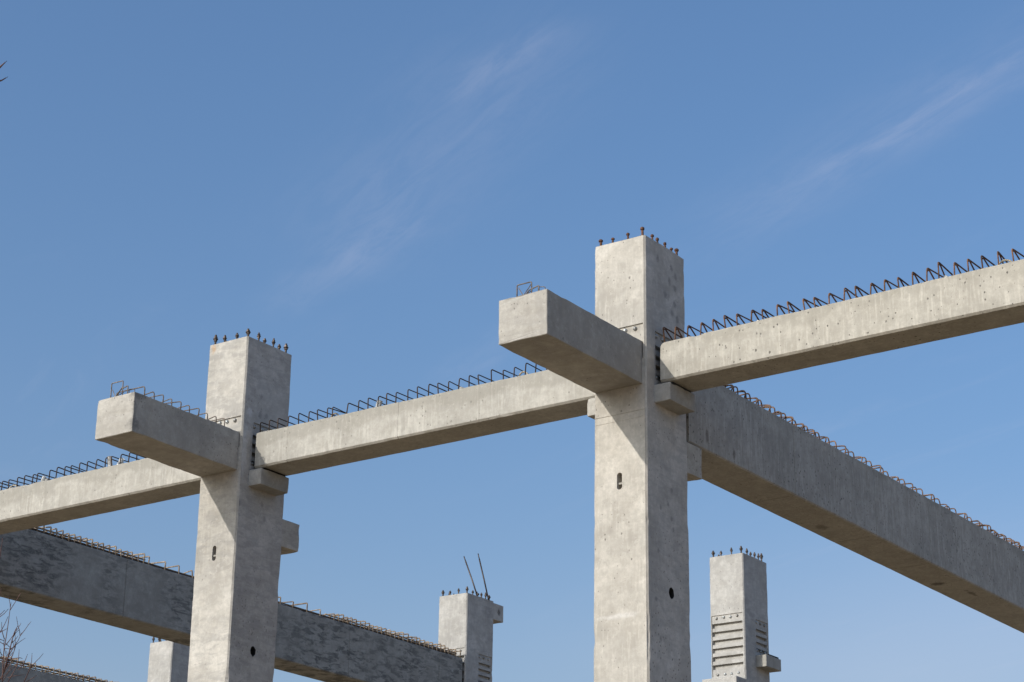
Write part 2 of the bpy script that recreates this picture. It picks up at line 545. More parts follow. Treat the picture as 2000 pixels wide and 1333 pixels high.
def face_grid(bm, to3d, us, zs, depth_at, holes):
    """a wall face as a grid of cells at different depths, with real side walls, and round or slotted holes"""
    V = {}

    def vert(u, z, d):
        key = (round(u, 4), round(z, 4), round(d, 4))
        if key not in V:
            V[key] = bm.verts.new(to3d(u, z, d))
        return V[key]
    nu, nz = len(us)-1, len(zs)-1
    dep = [[depth_at((us[i]+us[i+1])/2, (zs[j]+zs[j+1])/2) for j in range(nz)] for i in range(nu)]
    for i in range(nu):
        for j in range(nz):
            d = dep[i][j]
            a, b, lo, hi = us[i], us[i+1], zs[j], zs[j+1]
            hit = None
            for h in holes:
                if a < h['c'][0] < b and lo < h['c'][1] < hi:
                    hit = h
            if hit is None:
                bm.faces.new((vert(a, lo, d), vert(b, lo, d), vert(b, hi, d), vert(a, hi, d)))
            else:
                outer = [vert(a, lo, d), vert(b, lo, d), vert(b, hi, d), vert(a, hi, d)]
                inner = [bm.verts.new(to3d(hit['c'][0]+du, hit['c'][1]+dz, d)) for du, dz in hit['loop']]
                back = [bm.verts.new(to3d(hit['c'][0]+du, hit['c'][1]+dz, d+hit['deep'])) for du, dz in hit['loop']]
                ed = []
                for lp in (outer, inner):
                    for k in range(len(lp)):
                        e = bm.edges.get((lp[k], lp[(k+1) % len(lp)]))
                        ed.append(e or bm.edges.new((lp[k], lp[(k+1) % len(lp)])))
                bmesh.ops.triangle_fill(bm, use_beauty=True, use_dissolve=False, edges=ed)
                n = len(inner)
                for k in range(n):
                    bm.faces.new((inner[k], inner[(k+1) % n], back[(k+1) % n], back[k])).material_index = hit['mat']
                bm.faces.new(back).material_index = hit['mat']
            if i+1 < nu and abs(dep[i+1][j]-d) > 1e-6:
                e = dep[i+1][j]
                bm.faces.new((vert(b, lo, d), vert(b, hi, d), vert(b, hi, e), vert(b, lo, e)))
            if j+1 < nz and abs(dep[i][j+1]-d) > 1e-6:
                e = dep[i][j+1]
                bm.faces.new((vert(a, hi, d), vert(b, hi, d), vert(b, hi, e), vert(a, hi, e)))


def clean(vals, lo, hi, eps=0.004):
    vals = sorted(v for v in vals if lo-1e-6 <= v <= hi+1e-6)
    out = []
    for v in vals:
        if not out or v-out[-1] > eps:
            out.append(v)
    return out


def ellipse(rx, rz, n=18, rag=0.0):
    out = []
    for i in range(n):
        a = 2*math.pi*i/n
        k = 1+rag*random.uniform(-1, 1)
        out.append((rx*k*math.cos(a), rz*k*math.sin(a)))
    return out


def slot(hw, hh, n=8):
    pts = []
    for i in range(n+1):
        a = math.pi*i/n
        pts.append((hw*math.cos(a), hh-hw+hw*math.sin(a)))
    for i in range(n+1):
        a = math.pi+math.pi*i/n
        pts.append((hw*math.cos(a), -(hh-hw)+hw*math.sin(a)))
    return pts


def column_body(zt, dz, side_y, pockets=True, front_holes=(), side_holes=(), filled=False, flare=0.0):
    """local frame: x in [-W, 0], y in [0, D], z up from the ground; dz shifts the pockets"""
    fz, sz = [], []
    front_recess, side_recess = [], []
    if filled:      # grouted pocket: only its head and a joint line at its foot still show
        front_recess.append((-W+0.022, -0.030, 8.60+dz, 8.966+dz, 0.016))
        if filled == 'scored':
            front_recess.append((-W+CH+0.002, -CH-0.002, 8.066+dz, 8.075+dz, 0.006))
            front_recess.append((-W+CH+0.002, -CH-0.002, 7.997+dz, 8.003+dz, 0.003))
    if pockets:
        if not filled:
            front_recess.append((-W+0.022, -0.034, 8.030+dz, 8.972+dz, 0.014))
        for k in range(0 if filled else 6):
            top = 8.848-0.1275*k+dz
            front_recess.append((-W+0.030, -0.042, top-0.072, top, 0.062))
        y0, y1 = side_y
        side_recess.append((y0, y1, 8.425+dz, 8.928+dz, 0.014))
        for k in range(4):
            top = 8.789-0.1015*k+dz
            side_recess.append((y0+0.006, y1-0.008, top-0.052, top, 0.060))
    holes = list(front_holes)+list(side_holes)
    keep = []
    for h in holes:
        hh = max(abs(p[1]) for p in h['loop'])+0.03
        keep.append((h['c'][1]-hh, h['c'][1]+hh))
    zs = [-0.4, zt]
    for r in front_recess+side_recess:
        zs += [r[2], r[3]]
    base = [zt-0.065*k for k in range(1, int((zt-5.0)/0.065))] + [5.0-0.4*k for k in range(13)]
    must = sorted(zs+[k for kk in keep for k in kk])
    base = [b for b in base if min(abs(b-q) for q in must) > 0.018]
    zs = clean(must+base, -0.4, zt, 0.0005)
    zs = [z for z in zs if not any(a+1e-5 < z < b-1e-5 for a, b in keep)]
    bm = bmesh.new()

    def mk(rec):
        def f(u, z):
            d = 0.0
            for a, b, lo, hi, dd in rec:
                if a < u < b and lo < z < hi:
                    d = max(d, dd)
            return d
        return f

    def us(lo, hi, rec, hs):
        v = [lo, hi, lo+0.012, hi-0.012]
        for r in rec:
            v += [r[0], r[1]]
        for h in hs:
            hw = max(abs(p[0]) for p in h['loop'])+0.03
            v += [h['c'][0]-hw, h['c'][0]+hw]
        return clean(v, lo, hi, 0.0045)
    face_grid(bm, lambda u, z, d: (u, d, z), us(-W+CH, -CH, front_recess, front_holes), zs, mk(front_recess), front_holes)
    face_grid(bm, lambda u, z, d: (-d, u, z), us(CH, D-CH, side_recess, side_holes), zs, mk(side_recess), side_holes)
    face_grid(bm, lambda u, z, d: (u, D, z), [-W+CH, -CH], zs, lambda u, z: 0.0, ())
    face_grid(bm, lambda u, z, d: (-W, u, z), [CH, D-CH], zs, lambda u, z: 0.0, ())
    cor = [((-CH, 0), (0, CH)), ((0, D-CH), (-CH, D)), ((-W+CH, D), (-W, D-CH)), ((-W, CH), (-W+CH, 0))]
    for (a, b) in cor:
        for j in range(len(zs)-1):
            bm.faces.new([bm.verts.new(c) for c in ((*a, zs[j]), (*b, zs[j]), (*b, zs[j+1]), (*a, zs[j+1]))])
    ring = [(-W+CH, 0), (-CH, 0), (0, CH), (0, D-CH), (-CH, D), (-W+CH, D), (-W, D-CH), (-W, CH)]
    bm.faces.new([bm.verts.new((x, y, zt)) for x, y in ring])
    bmesh.ops.remove_doubles(bm, verts=bm.verts, dist=0.0004)
    bm.normal_update()
    for f in bm.faces:
        c = f.calc_center_median()
        if f.material_index == 0 and abs(f.normal.x) > 0.9 and c.x > -0.02:
            f.material_index = 1
    sh = Vector((zt*3.1, dz*7+D, 0))
    for v in bm.verts:
        cx = 1 if v.co.x > -CH*1.1 else (-1 if v.co.x < -W+CH*1.1 else 0)
        cy = 1 if v.co.y > D-CH*1.1 else (-1 if v.co.y < CH*1.1 else 0)
        cut = Vector((0, 0, 0))
        if cx and cy:
            q = Vector((cx*3.0+zt*5, cy*2.0, v.co.z*6.0))
            amt = max(0.0, noise.noise(q)-0.28)*0.030 + max(0.0, noise.noise(q*3.1)-0.40)*0.022
            cut = Vector((-cx, -cy, 0))*0.7071*amt
        v.co = wob(v.co+sh, 0.0025, 5.0)-sh + cut
        if v.co.z > zt-0.02:
            v.co.z += 0.010*noise.noise(Vector((v.co.x*9, v.co.y*9, zt*11)))
    for v in bm.verts:
        k = 1.0+flare*max(0.0, 8.1-v.co.z)
        v.co.x = -W/2+(v.co.x+W/2)*k
        v.co.y = D/2+(v.co.y-D/2)*k
    return mesh_of(bm)


# anchor bolts: a rod with its own nuts and washer
def bolt_parts(kind):
    bm = bmesh.new()
    if kind == 'rust':
        prism_into(bm, circ(0.0105, 10), -0.03, 0.116)
        rod = mesh_of(bm, 'bolt_rod')
        bm = bmesh.new(); prism_into(bm, circ(0.0185, 6, 0.3), 0.088, 0.108); nut = mesh_of(bm, 'bolt_nut')
        bm = bmesh.new(); prism_into(bm, circ(0.026, 14), 0.004, 0.020); was = mesh_of(bm, 'bolt_washer')
        low = None
    else:
        prism_into(bm, circ(0.0100, 10), -0.03, 0.130)
        rod = mesh_of(bm, 'bolt_rod')
        bm = bmesh.new(); prism_into(bm, circ(0.0175, 6, 0.3), 0.088, 0.110); nut = mesh_of(bm, 'bolt_nut')
        bm = bmesh.new(); prism_into(bm, circ(0.0235, 14), 0.081, 0.0875); was = mesh_of(bm, 'bolt_washer')
        bm = bmesh.new(); prism_into(bm, circ(0.0175, 6, 0.7), 0.060, 0.0805); low = mesh_of(bm, 'bolt_nut_low')
    return rod, nut, was, low


BOLTS = {'rust': bolt_parts('rust'), 'dark': bolt_parts('dark')}
for k, parts in BOLTS.items():
    for me in parts:
        if me:
            me.materials.append(M['bolt_rust' if k == 'rust' else 'bolt_dark'])


def add_bolts(root, zt, kind):
    xs = [-0.555, -0.415, -0.232, -0.060]
    ys = [0.060, 0.235, 0.350, 0.485, 0.600, 0.705]
    spots = [(x, ys[0]) for x in xs] + [(xs[-1], y) for y in ys[1:]] + [(x, ys[-1]) for x in xs[:-1]] + [(xs[0], y) for y in ys[1:-1]]
    rod, nut, was, low = BOLTS[kind]
    for x, y in spots:
        corner = x in (xs[0], xs[-1]) and y in (ys[0], ys[-1])
        o = link('anchor_bolt', rod, None, root, (x+random.uniform(-.006, .006), y+random.uniform(-.006, .006), zt))
        s = (1.25 if corner else 1.0)
        h = random.uniform(0.76, 1.10)*(1.06 if corner else 0.92)
        o.scale = (s, s, h)
        o.rotation_euler = (random.gauss(0, .035), random.gauss(0, .035), random.uniform(0, 3))
        link('nut', nut, None, o)
        if kind == 'dark' or corner:
            link('washer', was, None, o)
        if low:
            link('nut', low, None, o)


# dowel sockets in the pockets
bm = bmesh.new()
bmesh.ops.create_uvsphere(bm, u_segments=12, v_segments=6, radius=0.023)
SOCKET = mesh_of(bm, 'dowel_socket', smooth=True)
SOCKET.materials.append(M['steel'])

COLS = {}


def column(key, ox, oy, zt, label, mat, dz=0.0, back=False, arm=None, bolt='dark', x_corbels=(-1, 1), y_corbels=(1,),
           front_holes=(), side_holes=(), head_block=False, row=0.0, filled=False):
    t = thing('concrete_column', (ox, oy, 0), label, 'column', 'precast concrete columns')
    COLS[key] = t
    sy = (0.175+row, 0.550+row)
    me = column_body(zt, dz, sy, True, front_holes, side_holes, filled, {'R': 0.009, 'L': -0.006}.get(key, 0.0))
    side = {'col_near': 'side_near', 'col_left': 'side_left'}.get(next(k for k in M if M[k] == mat), 'side_back')
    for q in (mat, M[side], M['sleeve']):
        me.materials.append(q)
    link('shaft', me, None, t)
    #zt, dz, sy, True, front_holes, side_holes, filled), mat, t)
    # corbels carrying the beams along x
    for s in x_corbels:
        x0, x1 = (0.0-0.02, 0.18) if s > 0 else (-W-(0.105 if key == 'L' else 0.18), -W+0.02)
        link('corbel', block_mesh(x0, x1, 0.150+row, 0.6185+row, 8.177+dz, 8.360+dz, 0.005, 0.06, 0.003, ox+s), M['corbel'], t)
        px0, px1 = (0.045, 0.165) if s > 0 else (-W-0.095, -W-0.03)
        link('bearing_pad', block_mesh(px0, px1, 0.23+row, 0.57+row, 8.360+dz, 8.384+dz, 0.002, 1, 0.0), M['pad'], t)
    # corbels carrying the deep beams along y
    for s in y_corbels:
        y0, y1 = (D-0.02, D+0.285) if s > 0 else (-0.285, 0.02)
        link('corbel', block_mesh(-W+0.004, -0.003, y0, y1, 7.627+dz, 7.945+dz, 0.005, 0.06, 0.003, oy+s+ox), mat, t)
    # dowel sockets
    for x in (-0.490, -0.363, -0.248, -0.123):
        for z in ((8.930,) if filled else (8.930, 8.052)):
            link('dowel_socket', SOCKET, None, t, (x+random.uniform(-.008, .008), 0.012, z+dz+random.uniform(-.005, .005)))
    for y in (0.03, 0.155, 0.285):
        for z in (8.883, 8.448):
            link('dowel_socket', SOCKET, None, t, (-0.012, sy[0]+y, z+dz))
    if head_block:
        link('head_block', block_mesh(-0.40, -0.002, D-0.02, D+0.285, 9.640, 9.925, 0.006, 0.1, 0.003, 4.0), mat, t)
    add_bolts(t, zt, bolt)
    return t


def hoops_on(parent, spots, mesh, name='stirrup'):
    for loc, rot in spots:
        o = link(name, mesh, None, parent, loc)
        o.rotation_euler = rot
    return


fh = lambda x, z: dict(c=(x, z), loop=slot(0.029, 0.084), deep=0.16, mat=0)
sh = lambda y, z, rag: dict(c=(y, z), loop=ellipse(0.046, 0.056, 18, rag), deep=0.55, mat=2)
cR = column('R', 0, 0, 9.893, 'tallest concrete column, right of centre, with rust brown bolts and a cantilever arm', M['col_near'],
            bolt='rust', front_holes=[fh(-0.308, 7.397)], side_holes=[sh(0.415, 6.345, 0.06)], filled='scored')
cL = column('L', -SPAN, 0, 9.904, 'concrete column left of centre, its cantilever arm topped by a row of hoops',
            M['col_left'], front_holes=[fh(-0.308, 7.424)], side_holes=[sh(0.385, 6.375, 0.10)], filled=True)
XC = -2*SPAN
cE = column('E', -SPAN, Y2, 9.898, 'rear concrete column below the deep right beam with bare ribbed pockets', M['col_back'],
            y_corbels=(-1,), row=0.178)
cC = column('C', XC, Y2, 9.950, 'rear concrete column ending the dark smeared beam, two leaning rods on top', M['col_back'],
            dz=0.05, y_corbels=(-1,), head_block=True, row=0.178)
XD = -17.305
cD = column('D', XD, Y2, 9.929, 'distant pale column half hidden behind the left tall column and dark beam', M['col_back'],
            dz=0.05, y_corbels=(-1,), row=0.178)
# columns just outside the picture that carry the far beam ends
cLL = column('LL', XC, 0, 9.95, 'front row column beyond the left edge carrying the left beam end', M['col_left'], dz=0.02, bolt='dark')
cRR = column('RR', SPAN, 0, 9.90, 'front row column beyond the right edge carrying the right beam end', M['col_near'], dz=0.012, bolt='rust')
cRB = column('RB', 0, Y2, 9.90, 'rear row column beyond the right edge carrying the deep beam end', M['col_back'], y_corbels=(-1,), row=0.178)
cDF = column('DF', XD, 0, 9.93, 'front row column far beyond the left edge carrying the lower left beam', M['col_back'], dz=0.05)

# little plugs inside the slots of the two front columns
for c, z in ((cR, 7.382), (cL, 7.405)):
    link('slot_plug', block_mesh(-0.338, -0.279, 0.018, 0.10, z-0.014, z+0.006, 0.003, 1, 0.0), M['corbel'], c)
# kerf lines where the lower end of the filled pocket shows under the arms are part of the shaft (recess edge)


# ------------------------------------------------------------------ rebar pieces
def hoop_mesh(w, h, r, axis='y', lean=0.0, hook=False, rad=0.022, jit=0.0, seed=0, twist=0.0):
    """inverted U rising from the concrete; legs w apart along the axis; optional hook bar"""
    rr = random.Random(seed)
    j = lambda: rr.uniform(-jit, jit)
    P = [(0, 0, -0.05), (lean, 0, h+j()), (-twist+j(), w, h+j()), (j(), w, -0.05)]
    bm = bmesh.new()
    f = (lambda p: p) if axis == 'y' else (lambda p: (-p[1], p[0], p[2]))
    tube_into(bm, [f(p) for p in rounded(P, rad)], r)
    if hook:
        Q = [(lean+0.004, 0.006, h-0.03), (lean+0.006, 0.03, h-0.012), (0.010+lean, w*0.92+j(), -0.03)]
        tube_into(bm, [f(p) for p in rounded(Q, rad)], r)
    return mesh_of(bm, 'stirrup', smooth=True, weld=False)


def put_stirrups(parent, places, variants, mat, rz=0.07):
    for me in variants:
        if not me.materials:
            me.materials.append(mat)
    for i, (x, y, z) in enumerate(places):
        o = link('stirrup', variants[(i*7+i//3) % len(variants)], None, parent, (x, y, z))
        o.rotation_euler = (random.gauss(0, .02), random.gauss(0, .06), random.gauss(0, rz*0.8))
        s = random.gauss(1.0, 0.05)
        o.scale = (1, 1, s)


# cantilever arms on the two front columns
for c, key, L in ((cR, 'R', 1.6323), (cL, 'L', 1.6251)):
    a = link('cantilever_arm', block_mesh(-0.588, -0.042, -L, 0.03, 8.337, 8.777, 0.005, 0.06, 0.0035, 3.0 if key == 'R' else 9.0), M['cant' if key == 'R' else 'cant_left'], c)
    lp = []
    lpts = ([(-0.44, -1.55, 8.70), (-0.44, -1.55, 8.925), (-0.29, -1.53, 8.935), (-0.285, -1.53, 8.70)],
            [(-0.40, -1.50, 8.80), (-0.33, -1.52, 8.86), (-0.20, -1.54, 8.875), (-0.195, -1.545, 8.70)])
    dx = 0.0 if key == 'R' else -0.005
    for k, pl in enumerate(lpts):
        up = 0.0 if key == 'R' else (0.045 if k == 0 else 0.03)
        link('lifting_loop', tube_mesh(rounded([(x+dx-(0.035 if key == 'L' else 0.0), y, z+(up if z > 8.75 else 0)) for x, y, z in pl], 0.014), 0.0062), M['rebar_grey'], a)
    sx = -0.035 if key == 'L' else 0.0
    for pl in ([(-0.43, -1.54, 8.90), (-0.36, -1.56, 8.80), (-0.295, -1.52, 8.925)], [(-0.30, -1.50, 8.86), (-0.37, -1.53, 8.82), (-0.41, -1.50, 8.76)], [(-0.26, -1.46, 8.75), (-0.262, -1.46, 8.90), (-0.20, -1.44, 8.895), (-0.196, -1.44, 8.75)]):
        link('tie_wire', tube_mesh(rounded([(x+dx+sx, y, z) for x, y, z in pl], 0.01), 0.0042), M['rebar_grey'], a)
    if key == 'L':
        v = [hoop_mesh(0.40, 0.112, 0.0065, 'x', 0.0, False, 0.03, 0.008, 40+i) for i in range(4)]
        put_stirrups(a, [(-0.095, y, 8.777) for y in (-1.433, -1.284, -1.154, -1.019, -0.885, -0.746, -0.608, -0.463, -0.320, -0.19)], v, M['rebar_grey'])
    else:
        # cut-off bar ends hardly proud of the arm
        for y in (-0.95, -0.72, -0.45):
            link('bar_stub', tube_mesh([(-0.10, y, 8.74), (-0.10, y+0.01, 8.80), (-0.13, y+0.03, 8.805)], 0.007), M['rebar_grey'], a)


# ------------------------------------------------------------------ beams
def beam_body(length, width, h0, h1, b0, b1, axis, seams=(), ch=0.020, step=0.055, groove_depth=0.004, seed=0.0, round_end=0.0, top_amp=0.006):
    """section swept along x (front face at y=0) or along y (visible face at x=0, body towards -x);
    b0, b1 underside heights and h0, h1 top heights at both ends"""
    ss = [0.0, length]
    n = int(length/step)
    ss += [length*i/n for i in range(1, n)]
    groove = set()
    for s in seams:
        ss = [v for v in ss if abs(v-s) > 0.03]
        ss += [s-0.010, s, s+0.010]
        groove.add(round(s, 5))
    if round_end:
        ss = [v for v in ss if v == 0 or v > round_end+0.02] + [round_end*(1-math.cos(k*math.pi/8)) for k in range(1, 5)]
    ss = sorted(ss)
    bm = bmesh.new()
    rings = []
    for s in ss:
        t = s/length
        lo, hi = b0+(b1-b0)*t, h0+(h1-h0)*t
        if round_end and s < round_end:
            k = 1-s/round_end
            hi -= round_end*(1-math.sqrt(max(0, 1-k*k)))
        sec = [(0, lo+ch), (ch, lo), (width*0.5, lo), (width-ch, lo), (width, lo+ch), (width, hi-0.006), (width-0.006, hi), (width*0.5, hi), (0.008, hi), (0, hi-0.008), (0, lo+(hi-lo)*0.66), (0, lo+(hi-lo)*0.33)]
        g = groove_depth if round(s, 5) in groove else 0.0
        ring = []
        for k, (a, z) in enumerate(sec):
            if g:
                a = a+g if a < width/2 else a-g
                z = z+g if z < (lo+hi)/2 else z-g
            co = Vector((s, a, z)) if axis == 'x' else Vector((-a, s, z))
            q = co + Vector((seed, seed*2.3, seed*0.7))
            amp = top_amp if k in (6, 7, 8, 9) else 0.0022
            co = co + noise.noise_vector(q*4.3)*amp*0.6 + noise.noise_vector(q*17.0)*amp*0.5
            if k in (0, 1, 8, 9):     # chipped arrises
                cut = max(0.0, noise.noise(Vector((s*6.0+seed*9, k*0.15, seed)))-0.30)*0.030 + max(0.0, noise.noise(Vector((s*19.0, k*0.15, seed*3)))-0.42)*0.022
                tow = Vector((0, width*0.5-a, (lo+hi)*0.5-z)) if axis == 'x' else Vector((a-width*0.5, 0, (lo+hi)*0.5-z))
                co = co + tow.normalized()*cut
            ring.append(bm.verts.new(co))
        rings.append(ring)
    for i in range(len(rings)-1):
        n = len(rings[i])
        for k in range(n):
            bm.faces.new((rings[i][k], rings[i][(k+1) % n], rings[i+1][(k+1) % n], rings[i+1][k]))
    bm.faces.new(rings[0][::-1])
    bm.faces.new(rings[-1])
    return mesh_of(bm, weld=False)


YB, BW = 0.1765, 0.4454


def lifting_loop(parent, x, y, z, w, h, lean=0.3, axis='x'):
    pts = []
    for k in range(11):
        a = math.pi*k/10
        u, v = -math.cos(a)*w/2, math.sin(a)*h
        pts.append((x+u, y+lean*u, z-0.03+v*1.25) if axis == 'x' else (x+lean*u, y+u, z-0.03+v*1.25))
    link('lifting_loop', tube_mesh(pts, 0.009), M['rope'], parent)


def duct(parent, x, y, z, h, tx, ty, r=0.026):
    """corrugated sleeve sticking out of the beam top, bent over"""
    bm = bmesh.new()
    n = 22
    rings = []
    for i in range(n):
        t = i/(n-1)
        c = Vector((x+tx*t, y+ty*t, z-0.03+(h+0.03)*t))
        rr = r*(1.0+0.13*math.sin(i*math.pi))*(1.12 if i % 2 else 0.92)
        ax = Vector((tx, ty, h)).normalized()
        a = ax.orthogonal().normalized()
        b = ax.cross(a)
        rings.append([bm.verts.new(c+(a*math.cos(q*math.pi/5)+b*math.sin(q*math.pi/5))*rr*random.uniform(0.93, 1.07)) for q in range(10)])
    for i in range(n-1):
        for q in range(10):
            bm.faces.new((rings[i][q], rings[i][(q+1) % 10], rings[i+1][(q+1) % 10], rings[i+1][q]))
    link('duct_sleeve', mesh_of(bm, weld=False), M['foil'], parent)


def x_beam(label, x0, x1, b0, b1, h0, h1, mat, seams, seed, round_end=0.0):
    t = thing('concrete_beam', (x0, YB, b0), label, 'beam', 'beams along the front row')
    link('body', beam_body(x1-x0, BW, h0-b0, h1-b0, 0.0, b1-b0, 'x', seams, seed=seed, round_end=round_end), mat, t)
    return t


# middle beam
bM = x_beam('middle concrete beam between the two tall front columns, square hoops along its top', -SPAN+0.052, -W-0.052, 8.384, 8.373, 8.794, 8.772,
            M['beam'], (0.47, 2.02), 1.0)
xs = [-5.199, -5.07, -4.942, -4.796, -4.636, -4.493, -4.36, -4.223, -4.149, -3.952, -3.789, -3.654, -3.521, -3.397, -3.272, -3.109, -2.978, -2.834,
      -2.702, -2.569, -2.439, -2.301, -2.172, -2.012, -1.861, -1.729, -1.587, -1.46, -1.32, -1.19, -1.04, -0.90, -0.77]
var = [hoop_mesh(0.36, 0.138, 0.0065, 'y', 0.0, False, 0.026, 0.006, i) for i in range(5)]
put_stirrups(bM, [(x+SPAN-0.052, 0.045, 0.408-0.018*(x+5.2)/4.6*0.5) for x in xs], var, M['rebar_dark'], 0.04)
lifting_loop(bM, -4.16+SPAN-.052, 0.10, 0.41, 0.11, 0.075)
lifting_loop(bM, -1.66+SPAN-.052, 0.12, 0.40, 0.12, 0.085)
duct(bM, -3.62+SPAN-.052, 0.14, 0.40, 0.125, 0.055, 0.0, 0.030)
duct(bM, -2.46+SPAN-.052, 0.12, 0.40, 0.055, 0.015, 0.0, 0.026)

# right beam
X0 = 0.055
bR = x_beam('right concrete beam with many blow holes leaving the picture, pointed rusty hoops on top', X0, SPAN-W-0.05, 8.386, 8.400, 8.790, 8.826,
            M['beam_pored'], (), 2.0, 0.05)
xs = [0.085, 0.201, 0.34, 0.488, 0.632, 0.769, 0.897, 1.047, 1.177, 1.332, 1.46, 1.623, 1.733, 1.877, 2.03, 2.157, 2.3, 2.444, 2.588, 2.726, 2.863,
      2.983, 3.133, 3.27, 3.406, 3.557, 3.699, 3.84, 3.98, 4.12, 4.27, 4.41, 4.54]
var = [hoop_mesh(0.36, 0.148, 0.0075, 'y', -0.004, True, 0.030, 0.008, 10+i) for i in range(6)]
hi = [hoop_mesh(0.36, 0.195, 0.0075, 'y', -0.004, True, 0.03, 0.008, 19)]
put_stirrups(bR, [(x-X0, 0.045, 0.404+0.036*max(0, x-1.2)/3.5) for x in xs if x not in (0.085, 2.983)], var, M['rebar_rust'], 0.05)
put_stirrups(bR, [(x-X0, 0.045, 0.402+0.036*max(0, x-1.2)/3.5) for x in (0.085, 2.983)], hi, M['rebar_rust'], 0.03)
duct(bR, 1.08-X0, 0.10, 0.40, 0.05, 0.02, 0.0, 0.022)
duct(bR, 1.56-X0, 0.10, 0.41, 0.04, 0.02, 0.0, 0.022)
duct(bR, 3.01-X0, 0.10, 0.42, 0.05, 0.03, 0.0, 0.027)
lifting_loop(bR, 3.60-X0, 0.10, 0.425, 0.16, 0.085)

# left beam
X0 = XC+0.052
bF = x_beam('left concrete beam reaching the left picture edge, hoops and foil sleeves on top', X0, -SPAN-W-0.022, 8.389, 8.387, 8.793, 8.789,
            M['beam'], (), 3.0)
xs = [-10.35, -10.2, -10.06, -9.93, -9.79, -9.67, -9.55, -9.43, -9.302, -9.152, -9.028, -8.887, -8.811, -8.593, -8.474, -8.33, -8.211, -8.08, -7.945, -7.803, -7.641, -7.534, -7.395, -7.255, -7.12,
      -6.98, -6.83, -6.70, -6.56, -6.42, -6.28, -6.12, -5.97]
var = [hoop_mesh(0.36, 0.142, 0.0070, 'y', 0.0, False, 0.026, 0.006, 20+i) for i in range(5)]
put_stirrups(bF, [(x-X0, 0.045, 0.402) for x in xs], var, M['rebar_dark'], 0.04)
lifting_loop(bF, -9.27-X0, 0.10, 0.40, 0.15, 0.08)
duct(bF, -8.79-X0, 0.10, 0.40, 0.10, 0.055, 0.0, 0.024)
duct(bF, -8.70-X0, 0.12, 0.40, 0.06, -0.01, 0.0, 0.026)
duct(bF, -7.60-X0, 0.10, 0.40, 0.155, -0.035, 0.0, 0.028)
duct(bF, -7.58-X0, 0.16, 0.40, 0.13, 0.10, 0.0, 0.028)


def y_beam(label, x, y0, y1, b, h0, h1, width, mat, seams, seed, b1=None):
    t = thing('deep_concrete_beam', (x, y0, b), label, 'beam', 'deep beams running to the rear row')
    link('body', beam_body(y1-y0, width, h0-b, h1-b, 0.0, (b1 or b)-b, 'y', seams, seed=seed, step=0.08, ch=0.014, groove_depth=0.011), mat, t)
    return t


# deep right beam
BY0 = 0.822
bY = y_beam('deep concrete beam receding right from the tallest column, wavy rusty hoops on top', -0.015, BY0, Y2-0.04, 7.962, 8.757, 8.776, 0.552,
            M['beam_deep'], (3.04-BY0, 4.99-BY0, 6.45-BY0), 4.0, 7.948)
ys = []
y = 0.92
rr = random.Random(3)
while y < Y2-0.1:
    dense = y < 3.8 or y > 8.0
    ys.append(y)
    y += (0.085 if dense else 0.150)*rr.uniform(0.85, 1.15)
var = [hoop_mesh(0.46, 0.108, 0.0080, 'x', 0.085*(1 if i % 2 else -0.35), False, 0.045, 0.012, 30+i, 0.07*(1 if i % 2 else -1)) for i in range(8)]
put_stirrups(bY, [(-0.045, yy-BY0, 0.796+0.019*(yy-BY0)/10.4) for yy in ys], var, M['rebar_brown'], 0.12)
for yy, rr_ in ((3.35, 0.05), (8.35, 0.055), (9.35, 0.05)):
    lifting_loop(bY, -0.10, yy-BY0, 0.80, 0.20, 0.075, 0.3, 'y')

# smeared beam behind the left columns
B2X, B2Y0 = -10.556, 0.822
b2 = y_beam('dark smeared deep beam behind the left column, ending at a rear column', B2X, B2Y0, 11.222, 8.010, 8.826, 8.828, 0.556,
            M['beam_smeared'], (3.5-B2Y0, 8.307-B2Y0, 10.598-B2Y0), 5.0)
ys = []
y = 0.95
rr = random.Random(5)
while y < 11.2:
    dense = y < 3.85 or y > 7.75
    ys.append(y)
    y += (0.110 if dense else 0.30)*rr.uniform(0.9, 1.1)
var = [hoop_mesh(0.50, 0.125, 0.0100, 'x', 0.0, False, 0.018, 0.010, 50+i) for i in range(6)]
put_stirrups(b2, [(-0.022, yy-B2Y0, 0.812) for yy in ys], var, M['rebar_tan'], 0.05)
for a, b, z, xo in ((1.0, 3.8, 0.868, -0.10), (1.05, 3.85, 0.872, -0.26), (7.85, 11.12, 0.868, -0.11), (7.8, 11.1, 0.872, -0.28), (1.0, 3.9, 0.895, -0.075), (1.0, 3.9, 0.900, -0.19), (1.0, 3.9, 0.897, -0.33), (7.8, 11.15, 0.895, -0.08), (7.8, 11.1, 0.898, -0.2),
                    (7.8, 11.1, 0.895, -0.34), (0.95, 11.1, 0.832, -0.052), (0.95, 11.1, 0.856, -0.056), (0.95, 11.1, 0.829, -0.44)):  # low stacked pair by the edge added to stand for the dark shadow gap
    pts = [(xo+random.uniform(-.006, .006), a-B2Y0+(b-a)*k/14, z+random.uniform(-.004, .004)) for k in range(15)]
    link('longitudinal_bar', tube_mesh(pts, 0.0125), M['rebar_tan'] if z > 0.85 else M['rebar_dark'], b2)

